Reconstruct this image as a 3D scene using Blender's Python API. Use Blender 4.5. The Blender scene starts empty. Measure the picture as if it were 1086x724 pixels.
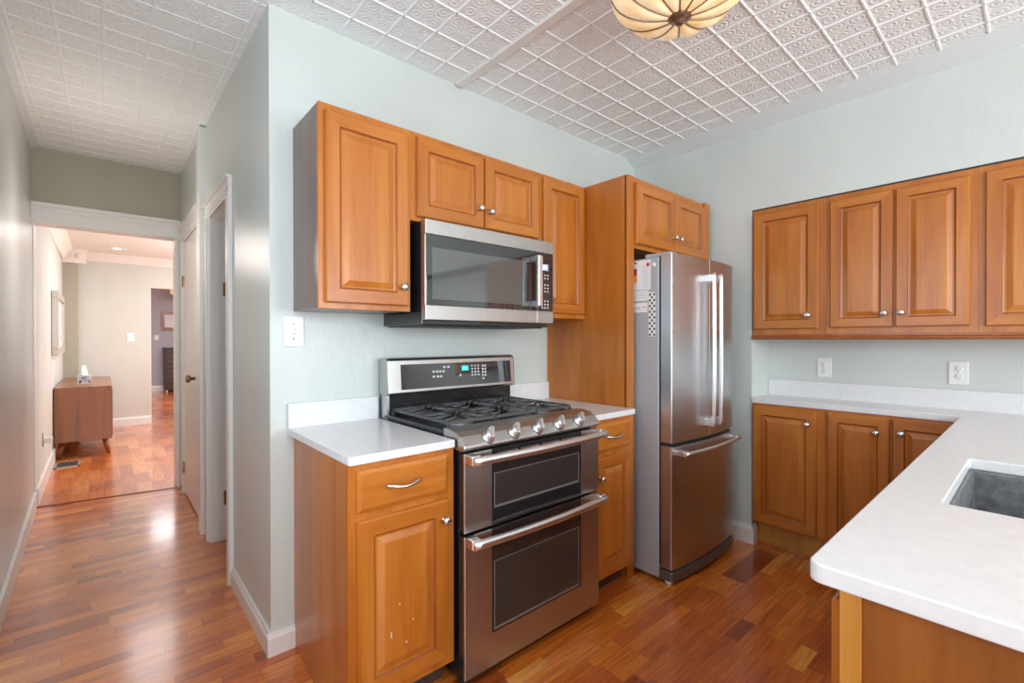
import bpy, bmesh, math, random
from math import sin, cos, pi, radians, floor, sqrt
from mathutils import Vector, Matrix

random.seed(7)
SC = bpy.context.scene
COL = SC.collection

# ------------------------------------------------------------------ camera
EYE = 1.2797
FPX = 493.99
yaw, pitch, roll = 0.7192, -0.0049, -0.0012
fw = Vector((sin(yaw), cos(yaw), 0)); rt = Vector((cos(yaw), -sin(yaw), 0)); up = Vector((0, 0, 1))
fw, up = fw*cos(pitch) + up*sin(pitch), up*cos(pitch) - fw*sin(pitch)
rt, up = rt*cos(roll) + up*sin(roll), up*cos(roll) - rt*sin(roll)
cd = bpy.data.cameras.new('camera'); cam = bpy.data.objects.new('camera', cd); COL.objects.link(cam)
cam.matrix_world = Matrix(((rt.x, up.x, -fw.x, 0), (rt.y, up.y, -fw.y, 0), (rt.z, up.z, -fw.z, EYE), (0, 0, 0, 1)))
cd.sensor_width = 36; cd.lens = FPX/1086*36; cd.clip_start = .02; cd.clip_end = 60
SC.camera = cam

# ------------------------------------------------------------------ world, lamps, exposure
vs = SC.view_settings
vs.view_transform = 'Standard'; vs.look = 'None'; vs.gamma = 1; vs.use_curve_mapping = False
vs.exposure = -0.04
SC.cycles.use_denoising = True
SC.cycles.max_bounces = 10; SC.cycles.diffuse_bounces = 6; SC.cycles.glossy_bounces = 5
SC.cycles.sample_clamp_indirect = 6
SC.cycles.caustics_reflective = False; SC.cycles.caustics_refractive = False
w = bpy.data.worlds.new('sky'); SC.world = w; w.use_nodes = True
w.node_tree.nodes['Background'].inputs[0].default_value = (.75, .87, 1, 1)
w.node_tree.nodes['Background'].inputs[1].default_value = 1.0

def area(name, loc, target, sx, sy, power, col=(1, 1, 1), spread=180):
    l = bpy.data.lights.new(name, 'AREA'); l.shape = 'RECTANGLE'; l.size = sx; l.size_y = sy
    l.energy = power; l.color = col; l.spread = radians(spread)
    o = bpy.data.objects.new(name, l); COL.objects.link(o); o.location = loc
    d = Vector(target) - Vector(loc)
    o.rotation_euler = d.to_track_quat('-Z', 'Y').to_euler()
    return o
# cool fill added in two unseen rear windows, tilted up toward the ceiling
area('window_daylight', (0.15, -2.50, 1.50), (0.15, 0, 2.5), 0.95, 1.30, 62, (.84, .93, 1))
area('window_daylight', (1.95, -2.50, 1.50), (1.95, 0, 2.8), 1.35, 1.30, 60, (.90, .95, 1))
area('side_window_daylight', (-.352, .85, 1.55), (2.0, 1.5, 1.6), 1.3, 1.3, 19, (.74, .87, 1))
# added unseen fill in kitchen, hall and far room; ceiling lamps of rooms beyond
def globe(name, loc, rad, power, col):
    l = bpy.data.lights.new(name, 'POINT'); l.energy = power; l.shadow_soft_size = rad; l.color = col
    o = bpy.data.objects.new(name, l); COL.objects.link(o); o.location = loc
globe('pendant_lamp_light', (.05, -1.25, 1.9), .22, 20, (1, .96, .92))  # unseen point light added behind the camera to lift ceiling and walls
globe('hall_lamp_light', (0.05, 3.7, 1.9), .16, 8, (1, .92, .85))  # added fill floating in mid hall, no fixture modelled
area('far_room_lamp_light', (1.0, 7.0, 2.48), (1.0, 7.0, 0), 1.6, 1.6, 36, (.93, .96, 1))
globe('far_room_table_lamp_light', (1.5, 7.2, 1.7), .2, 48, (.88, .94, 1))  # added point light to brighten the far room, no lamp stands here
area('far_room_window_light', (2.75, 7.2, 1.5), (0, 7.4, 1.1), 1.6, 1.4, 48, (.90, .95, 1))  # added side fill, the wall behind it has no window
area('bedroom_lamp_light', (1.2, 11.6, 2.48), (1.2, 12, 0), 1.4, 1.4, 150, (.95, .95, 1))

# ------------------------------------------------------------------ materials
def nd(t, kind, **kw):
    n = t.nodes.new(kind)
    for k, v in kw.items(): setattr(n, k, v)
    return n
def new_mat(name):
    m = bpy.data.materials.new(name); m.use_nodes = True
    t = m.node_tree; return m, t, t.nodes['Principled BSDF']
def srgb(r, g, b):
    f = lambda c: (c/255/12.92) if c/255 <= .04045 else ((c/255 + .055)/1.055)**2.4
    return (f(r), f(g), f(b), 1)
def bump_noise(t, b, scale, strength, dist=.002, vec=None, detail=4):
    n = nd(t, 'ShaderNodeTexNoise'); n.inputs['Scale'].default_value = scale; n.inputs['Detail'].default_value = detail
    if vec: t.links.new(vec, n.inputs['Vector'])
    bp = nd(t, 'ShaderNodeBump'); bp.inputs['Strength'].default_value = strength; bp.inputs['Distance'].default_value = dist
    t.links.new(n.outputs['Fac'], bp.inputs['Height']); t.links.new(bp.outputs['Normal'], b.inputs['Normal'])
def plain(name, col, rough=.5, metal=0, emit=None, estr=0, coat=0, bump=None, spec=None):
    m, t, b = new_mat(name)
    b.inputs['Base Color'].default_value = col; b.inputs['Roughness'].default_value = rough
    b.inputs['Metallic'].default_value = metal; b.inputs['Coat Weight'].default_value = coat
    if spec is not None: b.inputs['Specular IOR Level'].default_value = spec
    if emit: b.inputs['Emission Color'].default_value = emit; b.inputs['Emission Strength'].default_value = estr
    if bump:
        tc = nd(t, 'ShaderNodeTexCoord'); bump_noise(t, b, bump[0], bump[1], bump[2], tc.outputs['Object'])
    return m
def mapped(t, scale, obj=True):
    tc = nd(t, 'ShaderNodeTexCoord'); mp = nd(t, 'ShaderNodeMapping'); mp.inputs['Scale'].default_value = scale
    t.links.new(tc.outputs['Object'], mp.inputs['Vector']); return mp.outputs['Vector']
def ramp(t, fac, stops):
    r = nd(t, 'ShaderNodeValToRGB'); e = r.color_ramp.elements
    e[0].position, e[0].color = stops[0]; e[1].position, e[1].color = stops[-1]
    for p, c in stops[1:-1]:
        x = e.new(p); x.color = c
    t.links.new(fac, r.inputs['Fac']); return r.outputs['Color']
def wood(name, dark, mid, light, scale=(9, 9, .9), rough=.33, coat=.25, dots=0):
    m, t, b = new_mat(name)
    v = mapped(t, scale)
    oi = nd(t, 'ShaderNodeObjectInfo')
    ad = nd(t, 'ShaderNodeVectorMath', operation='ADD'); t.links.new(v, ad.inputs[0])
    cm = nd(t, 'ShaderNodeCombineXYZ'); mu = nd(t, 'ShaderNodeMath', operation='MULTIPLY'); mu.inputs[1].default_value = 37
    t.links.new(oi.outputs['Random'], mu.inputs[0])
    for i in range(3): t.links.new(mu.outputs[0], cm.inputs[i])
    t.links.new(cm.outputs[0], ad.inputs[1])
    n = nd(t, 'ShaderNodeTexNoise'); n.inputs['Scale'].default_value = 1.0; n.inputs['Detail'].default_value = 6
    n.inputs['Roughness'].default_value = .62; n.inputs['Distortion'].default_value = .6
    t.links.new(ad.outputs[0], n.inputs['Vector'])
    c = ramp(t, n.outputs['Fac'], [(.32, dark), (.5, mid), (.68, light)])
    v2 = nd(t, 'ShaderNodeVectorMath', operation='MULTIPLY'); v2.inputs[1].default_value = (14, 14, 3)
    t.links.new(ad.outputs[0], v2.inputs[0])
    n2 = nd(t, 'ShaderNodeTexNoise'); n2.inputs['Scale'].default_value = 1; n2.inputs['Detail'].default_value = 3
    t.links.new(v2.outputs[0], n2.inputs['Vector'])
    mx = nd(t, 'ShaderNodeMix', data_type='RGBA', blend_type='MULTIPLY'); mx.inputs['Factor'].default_value = .25
    g = ramp(t, n2.outputs['Fac'], [(.3, (.62, .58, .55, 1)), (.6, (1, 1, 1, 1))])
    t.links.new(c, mx.inputs['A']); t.links.new(g, mx.inputs['B'])
    t.links.new(mx.outputs['Result'], b.inputs['Base Color'])
    b.inputs['Roughness'].default_value = rough; b.inputs['Coat Weight'].default_value = coat; b.inputs['Coat Roughness'].default_value = .22
    bp = nd(t, 'ShaderNodeBump'); bp.inputs['Strength'].default_value = .06; bp.inputs['Distance'].default_value = .001
    t.links.new(n2.outputs['Fac'], bp.inputs['Height']); t.links.new(bp.outputs['Normal'], b.inputs['Normal'])
    return m
def planks(name, width, length, along, stops, rough, gap=.5, coat=.85):
    m, t, b = new_mat(name)
    tc = nd(t, 'ShaderNodeTexCoord'); sp = nd(t, 'ShaderNodeSeparateXYZ'); t.links.new(tc.outputs['Object'], sp.inputs[0])
    A, B = (sp.outputs[0], sp.outputs[1]) if along == 'x' else (sp.outputs[1], sp.outputs[0])
    def mth(op, x, y=None):
        n = nd(t, 'ShaderNodeMath', operation=op)
        for i, q in enumerate((x, y)):
            if q is None: continue
            if isinstance(q, (int, float)): n.inputs[i].default_value = q
            else: t.links.new(q, n.inputs[i])
        return n.outputs[0]
    bw = mth('DIVIDE', B, width); row = mth('FLOOR', bw); fb = mth('FRACT', bw)
    wn = nd(t, 'ShaderNodeTexWhiteNoise', noise_dimensions='1D'); t.links.new(row, wn.inputs['W'])
    al = mth('ADD', mth('DIVIDE', A, length), mth('MULTIPLY', wn.outputs['Value'], 13.7))
    # uneven board lengths
    n1 = mth('MULTIPLY', mth('SINE', mth('MULTIPLY', al, 2.3)), .32)
    al = mth('ADD', al, n1)
    colx = mth('FLOOR', al); fa = mth('FRACT', al)
    cb = nd(t, 'ShaderNodeCombineXYZ'); t.links.new(row, cb.inputs[0]); t.links.new(colx, cb.inputs[1])
    w3 = nd(t, 'ShaderNodeTexWhiteNoise', noise_dimensions='3D'); t.links.new(cb.outputs[0], w3.inputs['Vector'])
    base = ramp(t, w3.outputs['Value'], stops)
    gv = nd(t, 'ShaderNodeCombineXYZ')
    t.links.new(mth('MULTIPLY', A, 5), gv.inputs[0]); t.links.new(mth('MULTIPLY', B, 75), gv.inputs[1]); t.links.new(mth('MULTIPLY', w3.outputs['Value'], 50), gv.inputs[2])
    gn = nd(t, 'ShaderNodeTexNoise'); gn.inputs['Scale'].default_value = 1; gn.inputs['Detail'].default_value = 5; gn.inputs['Distortion'].default_value = .4
    t.links.new(gv.outputs[0], gn.inputs['Vector'])
    gr = ramp(t, gn.outputs['Fac'], [(.3, (.50, .40, .34, 1)), (.6, (1.0, 1.0, 1.0, 1))])
    mx = nd(t, 'ShaderNodeMix', data_type='RGBA', blend_type='MULTIPLY'); mx.inputs['Factor'].default_value = .8
    t.links.new(base, mx.inputs['A']); t.links.new(gr, mx.inputs['B'])
    gap_b = mth('LESS_THAN', fb, .02); gap_a = mth('LESS_THAN', fa, .006)
    g = mth('MULTIPLY', mth('MAXIMUM', gap_b, gap_a), gap)
    mg = nd(t, 'ShaderNodeMix', data_type='RGBA'); t.links.new(g, mg.inputs['Factor']); t.links.new(mx.outputs['Result'], mg.inputs['A']); mg.inputs['B'].default_value = (.05, .018, .008, 1)
    t.links.new(mg.outputs['Result'], b.inputs['Base Color'])
    rn = nd(t, 'ShaderNodeTexNoise'); rn.inputs['Scale'].default_value = 2.5; rn.inputs['Detail'].default_value = 3; t.links.new(tc.outputs['Object'], rn.inputs['Vector'])
    rr = mth('ADD', mth('MULTIPLY', rn.outputs['Fac'], .16), rough - .08); t.links.new(rr, b.inputs['Roughness'])
    b.inputs['Coat Weight'].default_value = coat; b.inputs['Coat Roughness'].default_value = .15
    bp = nd(t, 'ShaderNodeBump'); bp.inputs['Strength'].default_value = .12; bp.inputs['Distance'].default_value = .001
    t.links.new(gn.outputs['Fac'], bp.inputs['Height']); t.links.new(bp.outputs['Normal'], b.inputs['Normal'])
    return m
def painted_wall(name, col, rough=.42, strength=.55):
    m, t, b = new_mat(name)
    v = mapped(t, (1, 1, .45))
    n = nd(t, 'ShaderNodeTexNoise'); n.inputs['Scale'].default_value = 26; n.inputs['Detail'].default_value = 5; n.inputs['Distortion'].default_value = .5
    t.links.new(v, n.inputs['Vector'])
    n2 = nd(t, 'ShaderNodeTexNoise'); n2.inputs['Scale'].default_value = 2.2; n2.inputs['Detail'].default_value = 2; t.links.new(v, n2.inputs['Vector'])
    c2 = tuple(x*.93 for x in col[:3]) + (1,)
    t.links.new(ramp(t, n2.outputs['Fac'], [(.35, c2), (.65, col)]), b.inputs['Base Color'])
    b.inputs['Roughness'].default_value = rough
    bp = nd(t, 'ShaderNodeBump'); bp.inputs['Strength'].default_value = strength; bp.inputs['Distance'].default_value = .004
    t.links.new(n.outputs['Fac'], bp.inputs['Height']); t.links.new(bp.outputs['Normal'], b.inputs['Normal'])
    return m
PITX, PITY, PHX, PHY = .1575, .1602, .632, 1.445
def tin_ceiling(name):
    m, t, b = new_mat(name)
    tc = nd(t, 'ShaderNodeTexCoord'); sp = nd(t, 'ShaderNodeSeparateXYZ'); t.links.new(tc.outputs['Object'], sp.inputs[0])
    def mth(op, x, y=None):
        n = nd(t, 'ShaderNodeMath', operation=op)
        for i, q in enumerate((x, y)):
            if q is None: continue
            if isinstance(q, (int, float)): n.inputs[i].default_value = q
            else: t.links.new(q, n.inputs[i])
        return n.outputs[0]
    fx = mth('FRACT', mth('DIVIDE', mth('SUBTRACT', sp.outputs[0], PHX - 20*PITX), PITX))
    fy = mth('FRACT', mth('DIVIDE', mth('SUBTRACT', sp.outputs[1], PHY - 40*PITY), PITY))
    cx = mth('SUBTRACT', fx, .5); cy = mth('SUBTRACT', fy, .5)
    ax = mth('ABSOLUTE', cx); ay = mth('ABSOLUTE', cy)
    def dist(x, y): return mth('SQRT', mth('ADD', mth('MULTIPLY', x, x), mth('MULTIPLY', y, y)))
    dc = dist(cx, cy)                                        # rosette in the middle
    dq = dist(mth('SUBTRACT', ax, .25), mth('SUBTRACT', ay, .25))   # four rings
    h1 = mth('MULTIPLY', mth('SINE', mth('MULTIPLY', dq, 58)), mth('LESS_THAN', dq, .215))
    h2 = mth('MULTIPLY', mth('COSINE', mth('MULTIPLY', dc, 50)), mth('LESS_THAN', dc, .1))
    h = mth('ADD', mth('MULTIPLY', h1, .6), h2)
    nn = nd(t, 'ShaderNodeTexNoise'); nn.inputs['Scale'].default_value = 62; nn.inputs['Detail'].default_value = 3; t.links.new(tc.outputs['Object'], nn.inputs['Vector'])
    h = mth('ADD', h, mth('MULTIPLY', nn.outputs['Fac'], 1.6))
    bp = nd(t, 'ShaderNodeBump'); bp.inputs['Strength'].default_value = .62; bp.inputs['Distance'].default_value = .0028
    t.links.new(h, bp.inputs['Height']); t.links.new(bp.outputs['Normal'], b.inputs['Normal'])
    b.inputs['Base Color'].default_value = (.86, .89, .89, 1); b.inputs['Roughness'].default_value = .68
    return m
def steel(name, base=(.60, .60, .61), rough=.33, axis=(2, 2, 260)):
    m, t, b = new_mat(name)
    v = mapped(t, axis)
    n = nd(t, 'ShaderNodeTexNoise'); n.inputs['Scale'].default_value = 1; n.inputs['Detail'].default_value = 3; t.links.new(v, n.inputs['Vector'])
    t.links.new(ramp(t, n.outputs['Fac'], [(.3, tuple(x*.9 for x in base) + (1,)), (.7, base + (1,))]), b.inputs['Base Color'])
    b.inputs['Metallic'].default_value = 1; b.inputs['Roughness'].default_value = rough
    bp = nd(t, 'ShaderNodeBump'); bp.inputs['Strength'].default_value = .04; bp.inputs['Distance'].default_value = .0006
    t.links.new(n.outputs['Fac'], bp.inputs['Height']); t.links.new(bp.outputs['Normal'], b.inputs['Normal'])
    return m
def speckled(name, c1, c2, scale, rough, coat=0):
    m, t, b = new_mat(name)
    v = mapped(t, (1, 1, 1))
    n = nd(t, 'ShaderNodeTexNoise'); n.inputs['Scale'].default_value = scale; n.inputs['Detail'].default_value = 6; t.links.new(v, n.inputs['Vector'])
    t.links.new(ramp(t, n.outputs['Fac'], [(.35, c1), (.65, c2)]), b.inputs['Base Color'])
    b.inputs['Roughness'].default_value = rough; b.inputs['Coat Weight'].default_value = coat
    return m

M = {}
WD, WM, WL = srgb(168, 94, 30), srgb(184, 109, 37), srgb(198, 125, 50)
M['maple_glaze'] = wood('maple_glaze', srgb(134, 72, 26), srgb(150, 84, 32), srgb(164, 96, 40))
M['maple_deep'] = wood('maple_deep', srgb(128, 70, 20), srgb(140, 79, 24), srgb(150, 88, 30))  # maple darkened to carry the shade on the peninsula end panel
M['maple'] = wood('maple', WD, WM, WL)
M['maple_rail'] = wood('maple_rail', WD, WM, WL, scale=(.9, .9, 9))
M['maple_gold'] = wood('maple_gold', srgb(176, 112, 40), srgb(190, 128, 52), srgb(205, 146, 70))
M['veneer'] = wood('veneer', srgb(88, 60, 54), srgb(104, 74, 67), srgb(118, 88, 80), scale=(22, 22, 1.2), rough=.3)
M['walnut'] = wood('walnut', srgb(118, 66, 24), srgb(142, 82, 32), srgb(156, 96, 42), rough=.3)
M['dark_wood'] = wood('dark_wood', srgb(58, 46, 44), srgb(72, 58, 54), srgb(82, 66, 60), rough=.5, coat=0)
M['floor'] = planks('cherry_planks', .0605, .30, 'x', [(0, srgb(146, 64, 22)), (.12, srgb(190, 94, 36)), (.5, srgb(212, 114, 38)), (.85, srgb(226, 134, 48)), (1, srgb(238, 162, 72))], .30)
M['parquet'] = planks('parquet', .105, .38, 'y', [(0, srgb(172, 84, 30)), (.3, srgb(204, 108, 42)), (.65, srgb(218, 124, 54)), (1, srgb(230, 150, 82))], .30, gap=.25)
M['wall'] = painted_wall('pale_green_paint', srgb(207, 214, 210), .34)
M['hall_wall'] = painted_wall('hall_paint', srgb(200, 201, 197), .30, .35)
M['taupe'] = painted_wall('taupe_paint', srgb(170, 165, 146), .5, .1)
M['cream'] = painted_wall('cream_paint', srgb(206, 205, 197), .6, .1)
M['lilac'] = painted_wall('lilac_grey_paint', srgb(176, 174, 180), .6, .1)
M['trim'] = plain('white_trim_paint', srgb(226, 224, 220), .35, bump=(30, .12, .003))
M['ceiling'] = tin_ceiling('pressed_tin')
M['ceil_plain'] = plain('ceiling_paint', srgb(232, 224, 214), .7)
M['tin_edge'] = plain('pressed_tin_edge', (.66, .70, .70, 1), .65, bump=(45, .4, .004))
M['tin_rib'] = plain('pressed_tin_bead', (.86, .885, .89, 1), .6)
M['quartz'] = speckled('white_quartz', srgb(221, 222, 223), srgb(226, 227, 228), 40, .24)
M['granite'] = speckled('grey_granite_composite', srgb(88, 92, 96), srgb(128, 132, 134), 34, .5)
M['steel'] = steel('brushed_steel')
M['steel_h'] = steel('brushed_steel_across', (.55, .54, .525), axis=(260, 2, 2), rough=.36)
M['steel_bright'] = steel('polished_handle_steel', (.86, .86, .87), .30)
M['steel_side'] = plain('grey_painted_steel', srgb(176, 179, 184), .42, .2)
M['nickel'] = plain('satin_nickel', (.72, .71, .69, 1), .22, 1)
M['black'] = plain('black_enamel', (.012, .012, .013, 1), .22, 0, coat=.4)
M['black_matte'] = plain('black_plastic', (.02, .02, .021, 1), .5)
M['glass'] = plain('black_glass', (.018, .018, .019, 1), .05, 0, coat=1)
M['window_glass'] = plain('oven_window_glass', (.085, .088, .084, 1), .08, 0, coat=1)
M['oven_glass'] = plain('oven_inner_glass', (.035, .033, .030, 1), .07, 0, coat=.6)
M['window_trim'] = plain('oven_window_border', (.22, .22, .22, 1), .3, .3)
M['iron'] = plain('cast_iron', (.085, .087, .09, 1), .34, .2, bump=(120, .3, .001))
M['cooktop'] = plain('cooktop_steel', (.10, .10, .105, 1), .30, .9)
M['burner'] = plain('burner_aluminium', (.42, .44, .48, 1), .35, 1)
M['white_plastic'] = plain('white_plastic', srgb(232, 233, 232), .3)
M['slot'] = plain('outlet_slot', (.05, .05, .05, 1), .6)
M['print'] = plain('panel_print', (.7, .7, .7, 1), .5)
M['cyan'] = plain('clock_display', (0, .2, .2, 1), .4, 0, (.02, .75, .80, 1), 1.0)
M['cyan_hi'] = plain('clock_digits', (0, .3, .3, 1), .4, 0, (.45, 1, 1, 1), 1.3)
M['blue_disp'] = plain('blue_display', (.2, .25, .5, 1), .4, 0, (.30, .40, .95, 1), .9)
M['white_disp'] = plain('display_digits', (.8, .8, 1, 1), .4, 0, (.9, .93, 1, 1), 1.2)
M['brass'] = plain('aged_brass', (.30, .18, .08, 1), .38, 1)
M['bronze'] = plain('oiled_bronze', (.30, .22, .15, 1), .30, 1)
M['paper'] = plain('paper', srgb(232, 232, 230), .6)
M['red'] = plain('print_red', srgb(205, 50, 40), .6)
M['orange'] = plain('print_orange', srgb(232, 160, 50), .6)
M['ink'] = plain('print_grey', srgb(165, 165, 170), .6)
M['ink_dark'] = plain('print_black', srgb(30, 30, 34), .6)
M['sky_blue'] = plain('print_blue', srgb(130, 150, 165), .6)
M['tissue'] = plain('tissue_paper', srgb(240, 240, 240), .9)
M['canvas'] = speckled('picture_print', srgb(190, 192, 200), srgb(214, 212, 214), 7, .3)
M['silver'] = plain('silver_frame', srgb(190, 180, 168), .35, .5)
M['lamp_lens'] = plain('lamp_lens', (1, 1, 1, 1), .5, 0, (1, .93, .82, 1), 6)
M['grille'] = plain('vent_grey', srgb(110, 108, 104), .45, .6)
m, t, b = new_mat('alabaster_glass'); M['alabaster'] = m
n = nd(t, 'ShaderNodeTexNoise'); n.inputs['Scale'].default_value = 9; n.inputs['Detail'].default_value = 4; t.links.new(mapped(t, (1, 1, 1)), n.inputs['Vector'])
cc = ramp(t, n.outputs['Fac'], [(.35, srgb(232, 188, 124)), (.65, srgb(250, 228, 188))])
t.links.new(cc, b.inputs['Base Color']); t.links.new(cc, b.inputs['Emission Color'])
b.inputs['Emission Strength'].default_value = .42; b.inputs['Roughness'].default_value = .35

# ------------------------------------------------------------------ mesh helpers
class MB:
    def __init__(s, o=(0, 0, 0)): s.v, s.f, s.o = [], [], Vector(o)
    def add(s, vs, fs, mi=0, sm=False):
        k = len(s.v); s.v += [Vector(p) - s.o for p in vs]
        s.f += [([i + k for i in f], mi, sm) for f in fs]; return s
    def box(s, x0, x1, y0, y1, z0, z1, mi=0):
        return s.add([(x, y, z) for z in (z0, z1) for y in (y0, y1) for x in (x0, x1)],
                     [(0, 2, 3, 1), (4, 5, 7, 6), (0, 1, 5, 4), (2, 6, 7, 3), (0, 4, 6, 2), (1, 3, 7, 5)], mi)
    def prism(s, poly, ax, c0, c1, mi=0, sm=False):
        n = len(poly)
        def P(a, b, c): return {'x': (c, a, b), 'y': (a, c, b), 'z': (a, b, c)}[ax]
        vs = [P(a, b, c0) for a, b in poly] + [P(a, b, c1) for a, b in poly]
        k = len(s.v); s.add(vs, [tuple(range(n)), tuple(range(2*n - 1, n - 1, -1))], mi, False)
        for i in range(n):
            j = (i + 1) % n; s.f.append(([k + i, k + j, k + n + j, k + n + i], mi, sm))
        return s
    def tube(s, path, r, seg=10, mi=0, caps=True, flat=1.0):
        path = [Vector(p) for p in path]; n = len(path); rs = r if isinstance(r, (list, tuple)) else [r]*n
        vs, fs = [], []
        ref = None
        for i, p in enumerate(path):
            d = (path[min(i + 1, n - 1)] - path[max(i - 1, 0)]).normalized()
            if ref is None: ref = Vector((0, 0, 1)) if abs(d.z) < .9 else Vector((1, 0, 0))
            a = d.cross(ref).normalized(); b = a.cross(d).normalized(); ref = b
            for k in range(seg):
                t = 2*pi*k/seg; vs.append(p + a*rs[i]*cos(t) + b*rs[i]*flat*sin(t))
        for i in range(n - 1):
            for k in range(seg):
                k2 = (k + 1) % seg; fs.append((i*seg + k, i*seg + k2, (i + 1)*seg + k2, (i + 1)*seg + k))
        s.add(vs, fs, mi, True)
        if caps:
            k0 = len(s.v) - n*seg
            s.f.append(([k0 + i for i in range(seg)][::-1], mi, False)); s.f.append(([k0 + (n - 1)*seg + i for i in range(seg)], mi, False))
        return s
    def lathe(s, prof, c, axis, seg=18, mi=0):
        ax = Vector(axis).normalized(); ref = Vector((0, 0, 1)) if abs(ax.z) < .9 else Vector((1, 0, 0))
        a = ax.cross(ref).normalized(); b = ax.cross(a).normalized(); c = Vector(c)
        vs, fs = [], []
        for r, h in prof:
            for k in range(seg):
                t = 2*pi*k/seg; vs.append(c + ax*h + a*r*cos(t) + b*r*sin(t))
        n = len(prof)
        for i in range(n - 1):
            for k in range(seg):
                k2 = (k + 1) % seg; fs.append((i*seg + k, i*seg + k2, (i + 1)*seg + k2, (i + 1)*seg + k))
        k0 = len(s.v); s.add(vs, fs, mi, True)
        if prof[0][0] > 1e-5: s.f.append(([k0 + i for i in range(seg)][::-1], mi, False))
        if prof[-1][0] > 1e-5: s.f.append(([k0 + (n - 1)*seg + i for i in range(seg)], mi, False))
        return s
    def rings(s, x0, x1, z0, z1, prof, rail=(1, 4), y0=0.0, mi=0, mr=1):
        """nested rectangles: prof = (inset, y) from the outside in, closed by a centre face"""
        vs, fs = [], []
        for ins, y in prof:
            vs += [(x0 + ins, y0 + y, z0 + ins), (x1 - ins, y0 + y, z0 + ins), (x1 - ins, y0 + y, z1 - ins), (x0 + ins, y0 + y, z1 - ins)]
        k = len(s.v); s.add(vs, [], mi)
        for i in range(len(prof) - 1):
            for q in range(4):
                q2 = (q + 1) % 4; a = k + i*4
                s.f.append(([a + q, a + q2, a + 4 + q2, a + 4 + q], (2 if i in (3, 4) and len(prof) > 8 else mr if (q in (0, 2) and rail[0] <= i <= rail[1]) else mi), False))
        a = k + (len(prof) - 1)*4; s.f.append(([a, a + 1, a + 2, a + 3], mi, False)); s.f.append(([k + 3, k + 2, k + 1, k], mi, False))
        return s
    def build(s, name, mats, parent=None, bevel=0, seg=2, kind=None, smooth=False):
        me = bpy.data.meshes.new(name); me.from_pydata([tuple(p) for p in s.v], [], [f for f, _, _ in s.f])
        if not isinstance(mats, (list, tuple)): mats = [mats]
        for q in mats: me.materials.append(M[q])
        for p, (f, mi, sm) in zip(me.polygons, s.f):
            p.material_index = min(mi, len(mats) - 1); p.use_smooth = sm or smooth
        bm = bmesh.new(); bm.from_mesh(me); bmesh.ops.recalc_face_normals(bm, faces=bm.faces)
        bm.to_mesh(me); bm.free()
        o = bpy.data.objects.new(name, me); COL.objects.link(o)
        if parent: o.parent = parent
        else: o.location = s.o
        if bevel:
            md = o.modifiers.new('edge', 'BEVEL'); md.width = bevel; md.segments = seg; md.limit_method = 'ANGLE'; md.angle_limit = radians(40)
        if kind: o['kind'] = kind
        return o
def thing(name, label, cat, loc=(0, 0, 0), rz=0, group=None):
    o = bpy.data.objects.new(name, None); COL.objects.link(o); o.location = loc; o.rotation_euler = (0, 0, rz)
    o.empty_display_size = .05
    return tag(o, label, cat, group)
def tag(o, label, cat, group=None):
    o['label'] = label; o['category'] = cat
    if group: o['group'] = group
    return o
def struct(name, mb, mat, bevel=0): return mb.build(name, mat, None, bevel, kind='structure')
def copy_tree(o, parent=None):
    c = o.copy(); COL.objects.link(c)
    if parent: c.parent = parent
    for ch in list(o.children): copy_tree(ch, c)
    return c

# ------------------------------------------------------------------ room shell
XL, WY, RX, RB, NY = .5045, 2.0635, 3.0509, 3.3325, 1.204
CZ = 2.633
HE = 4.95
def cz(x, y): return CZ + max(0, y - 2.1)*.030
struct('floor', MB().box(-.8, 3.7, -2.75, 5.02, -.06, 0), 'floor')
struct('floor_far_rooms', MB().box(-.9, 3.2, 5.02, 14.7, -.06, 0), 'parquet')
struct('trim_threshold', MB().prism([(-.42, 5.055), (.50, 4.925), (.50, 4.955), (-.42, 5.085)], 'z', 0, .006), 'walnut')

# pressed tin ceiling with raised ribs (kitchen part level, hall part rising a little)
mb = MB()
ys = [-2.75, 2.1, 5.0]
mb.add([(x, y, cz(x, y) + e) for e in (0, .05) for y in ys for x in (-.8, 3.5)],
       [(0, 1, 3, 2), (2, 3, 5, 4), (6, 8, 9, 7), (8, 10, 11, 9), (0, 6, 7, 1), (4, 5, 11, 10), (0, 2, 8, 6), (2, 4, 10, 8), (1, 7, 9, 3), (3, 9, 11, 5)])
def rib(p, q, hw=.0065, h=.0045):
    p, q = Vector(p), Vector(q); d = (q - p).normalized(); n = Vector((-d.y, d.x, 0))*hw
    dn = Vector((0, 0, -h)); e = Vector((0, 0, .002))
    a = [p - n + e, p - n*.5 + dn, p + n*.5 + dn, p + n + e]; b = [q - n + e, q - n*.5 + dn, q + n*.5 + dn, q + n + e]
    mb.add(a + b, [(0, 1, 5, 4), (1, 2, 6, 5), (2, 3, 7, 6)], 1)
for k in range(-9, 17):
    x = PHX + k*PITX
    if x > 3.02: continue
    if x < .5:
        if x > -.36: rib((x, -2.6, CZ), (x, 2.1, CZ)); rib((x, 2.1, CZ), (x, 4.95, cz(x, 4.95)), .0060, .003)
    else: rib((x, -2.6, CZ), (x, 2.05, CZ))
for k in range(-24, 23):
    y = PHY + k*PITY
    if y < 2.05: rib((-.36, y, CZ), (3.03, y, CZ), .0062, .0045)
    elif y < 4.95: rib((-.36, y, cz(0, y)), (.5, y, cz(0, y)), .0045, .0018)
struct('ceiling', mb, ['ceiling', 'tin_rib'])
struct('trim_ceiling_batten', MB().box(1.402, 1.448, -2.6, 2.05, CZ - .014, CZ + .01), 'trim', .002)

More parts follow.
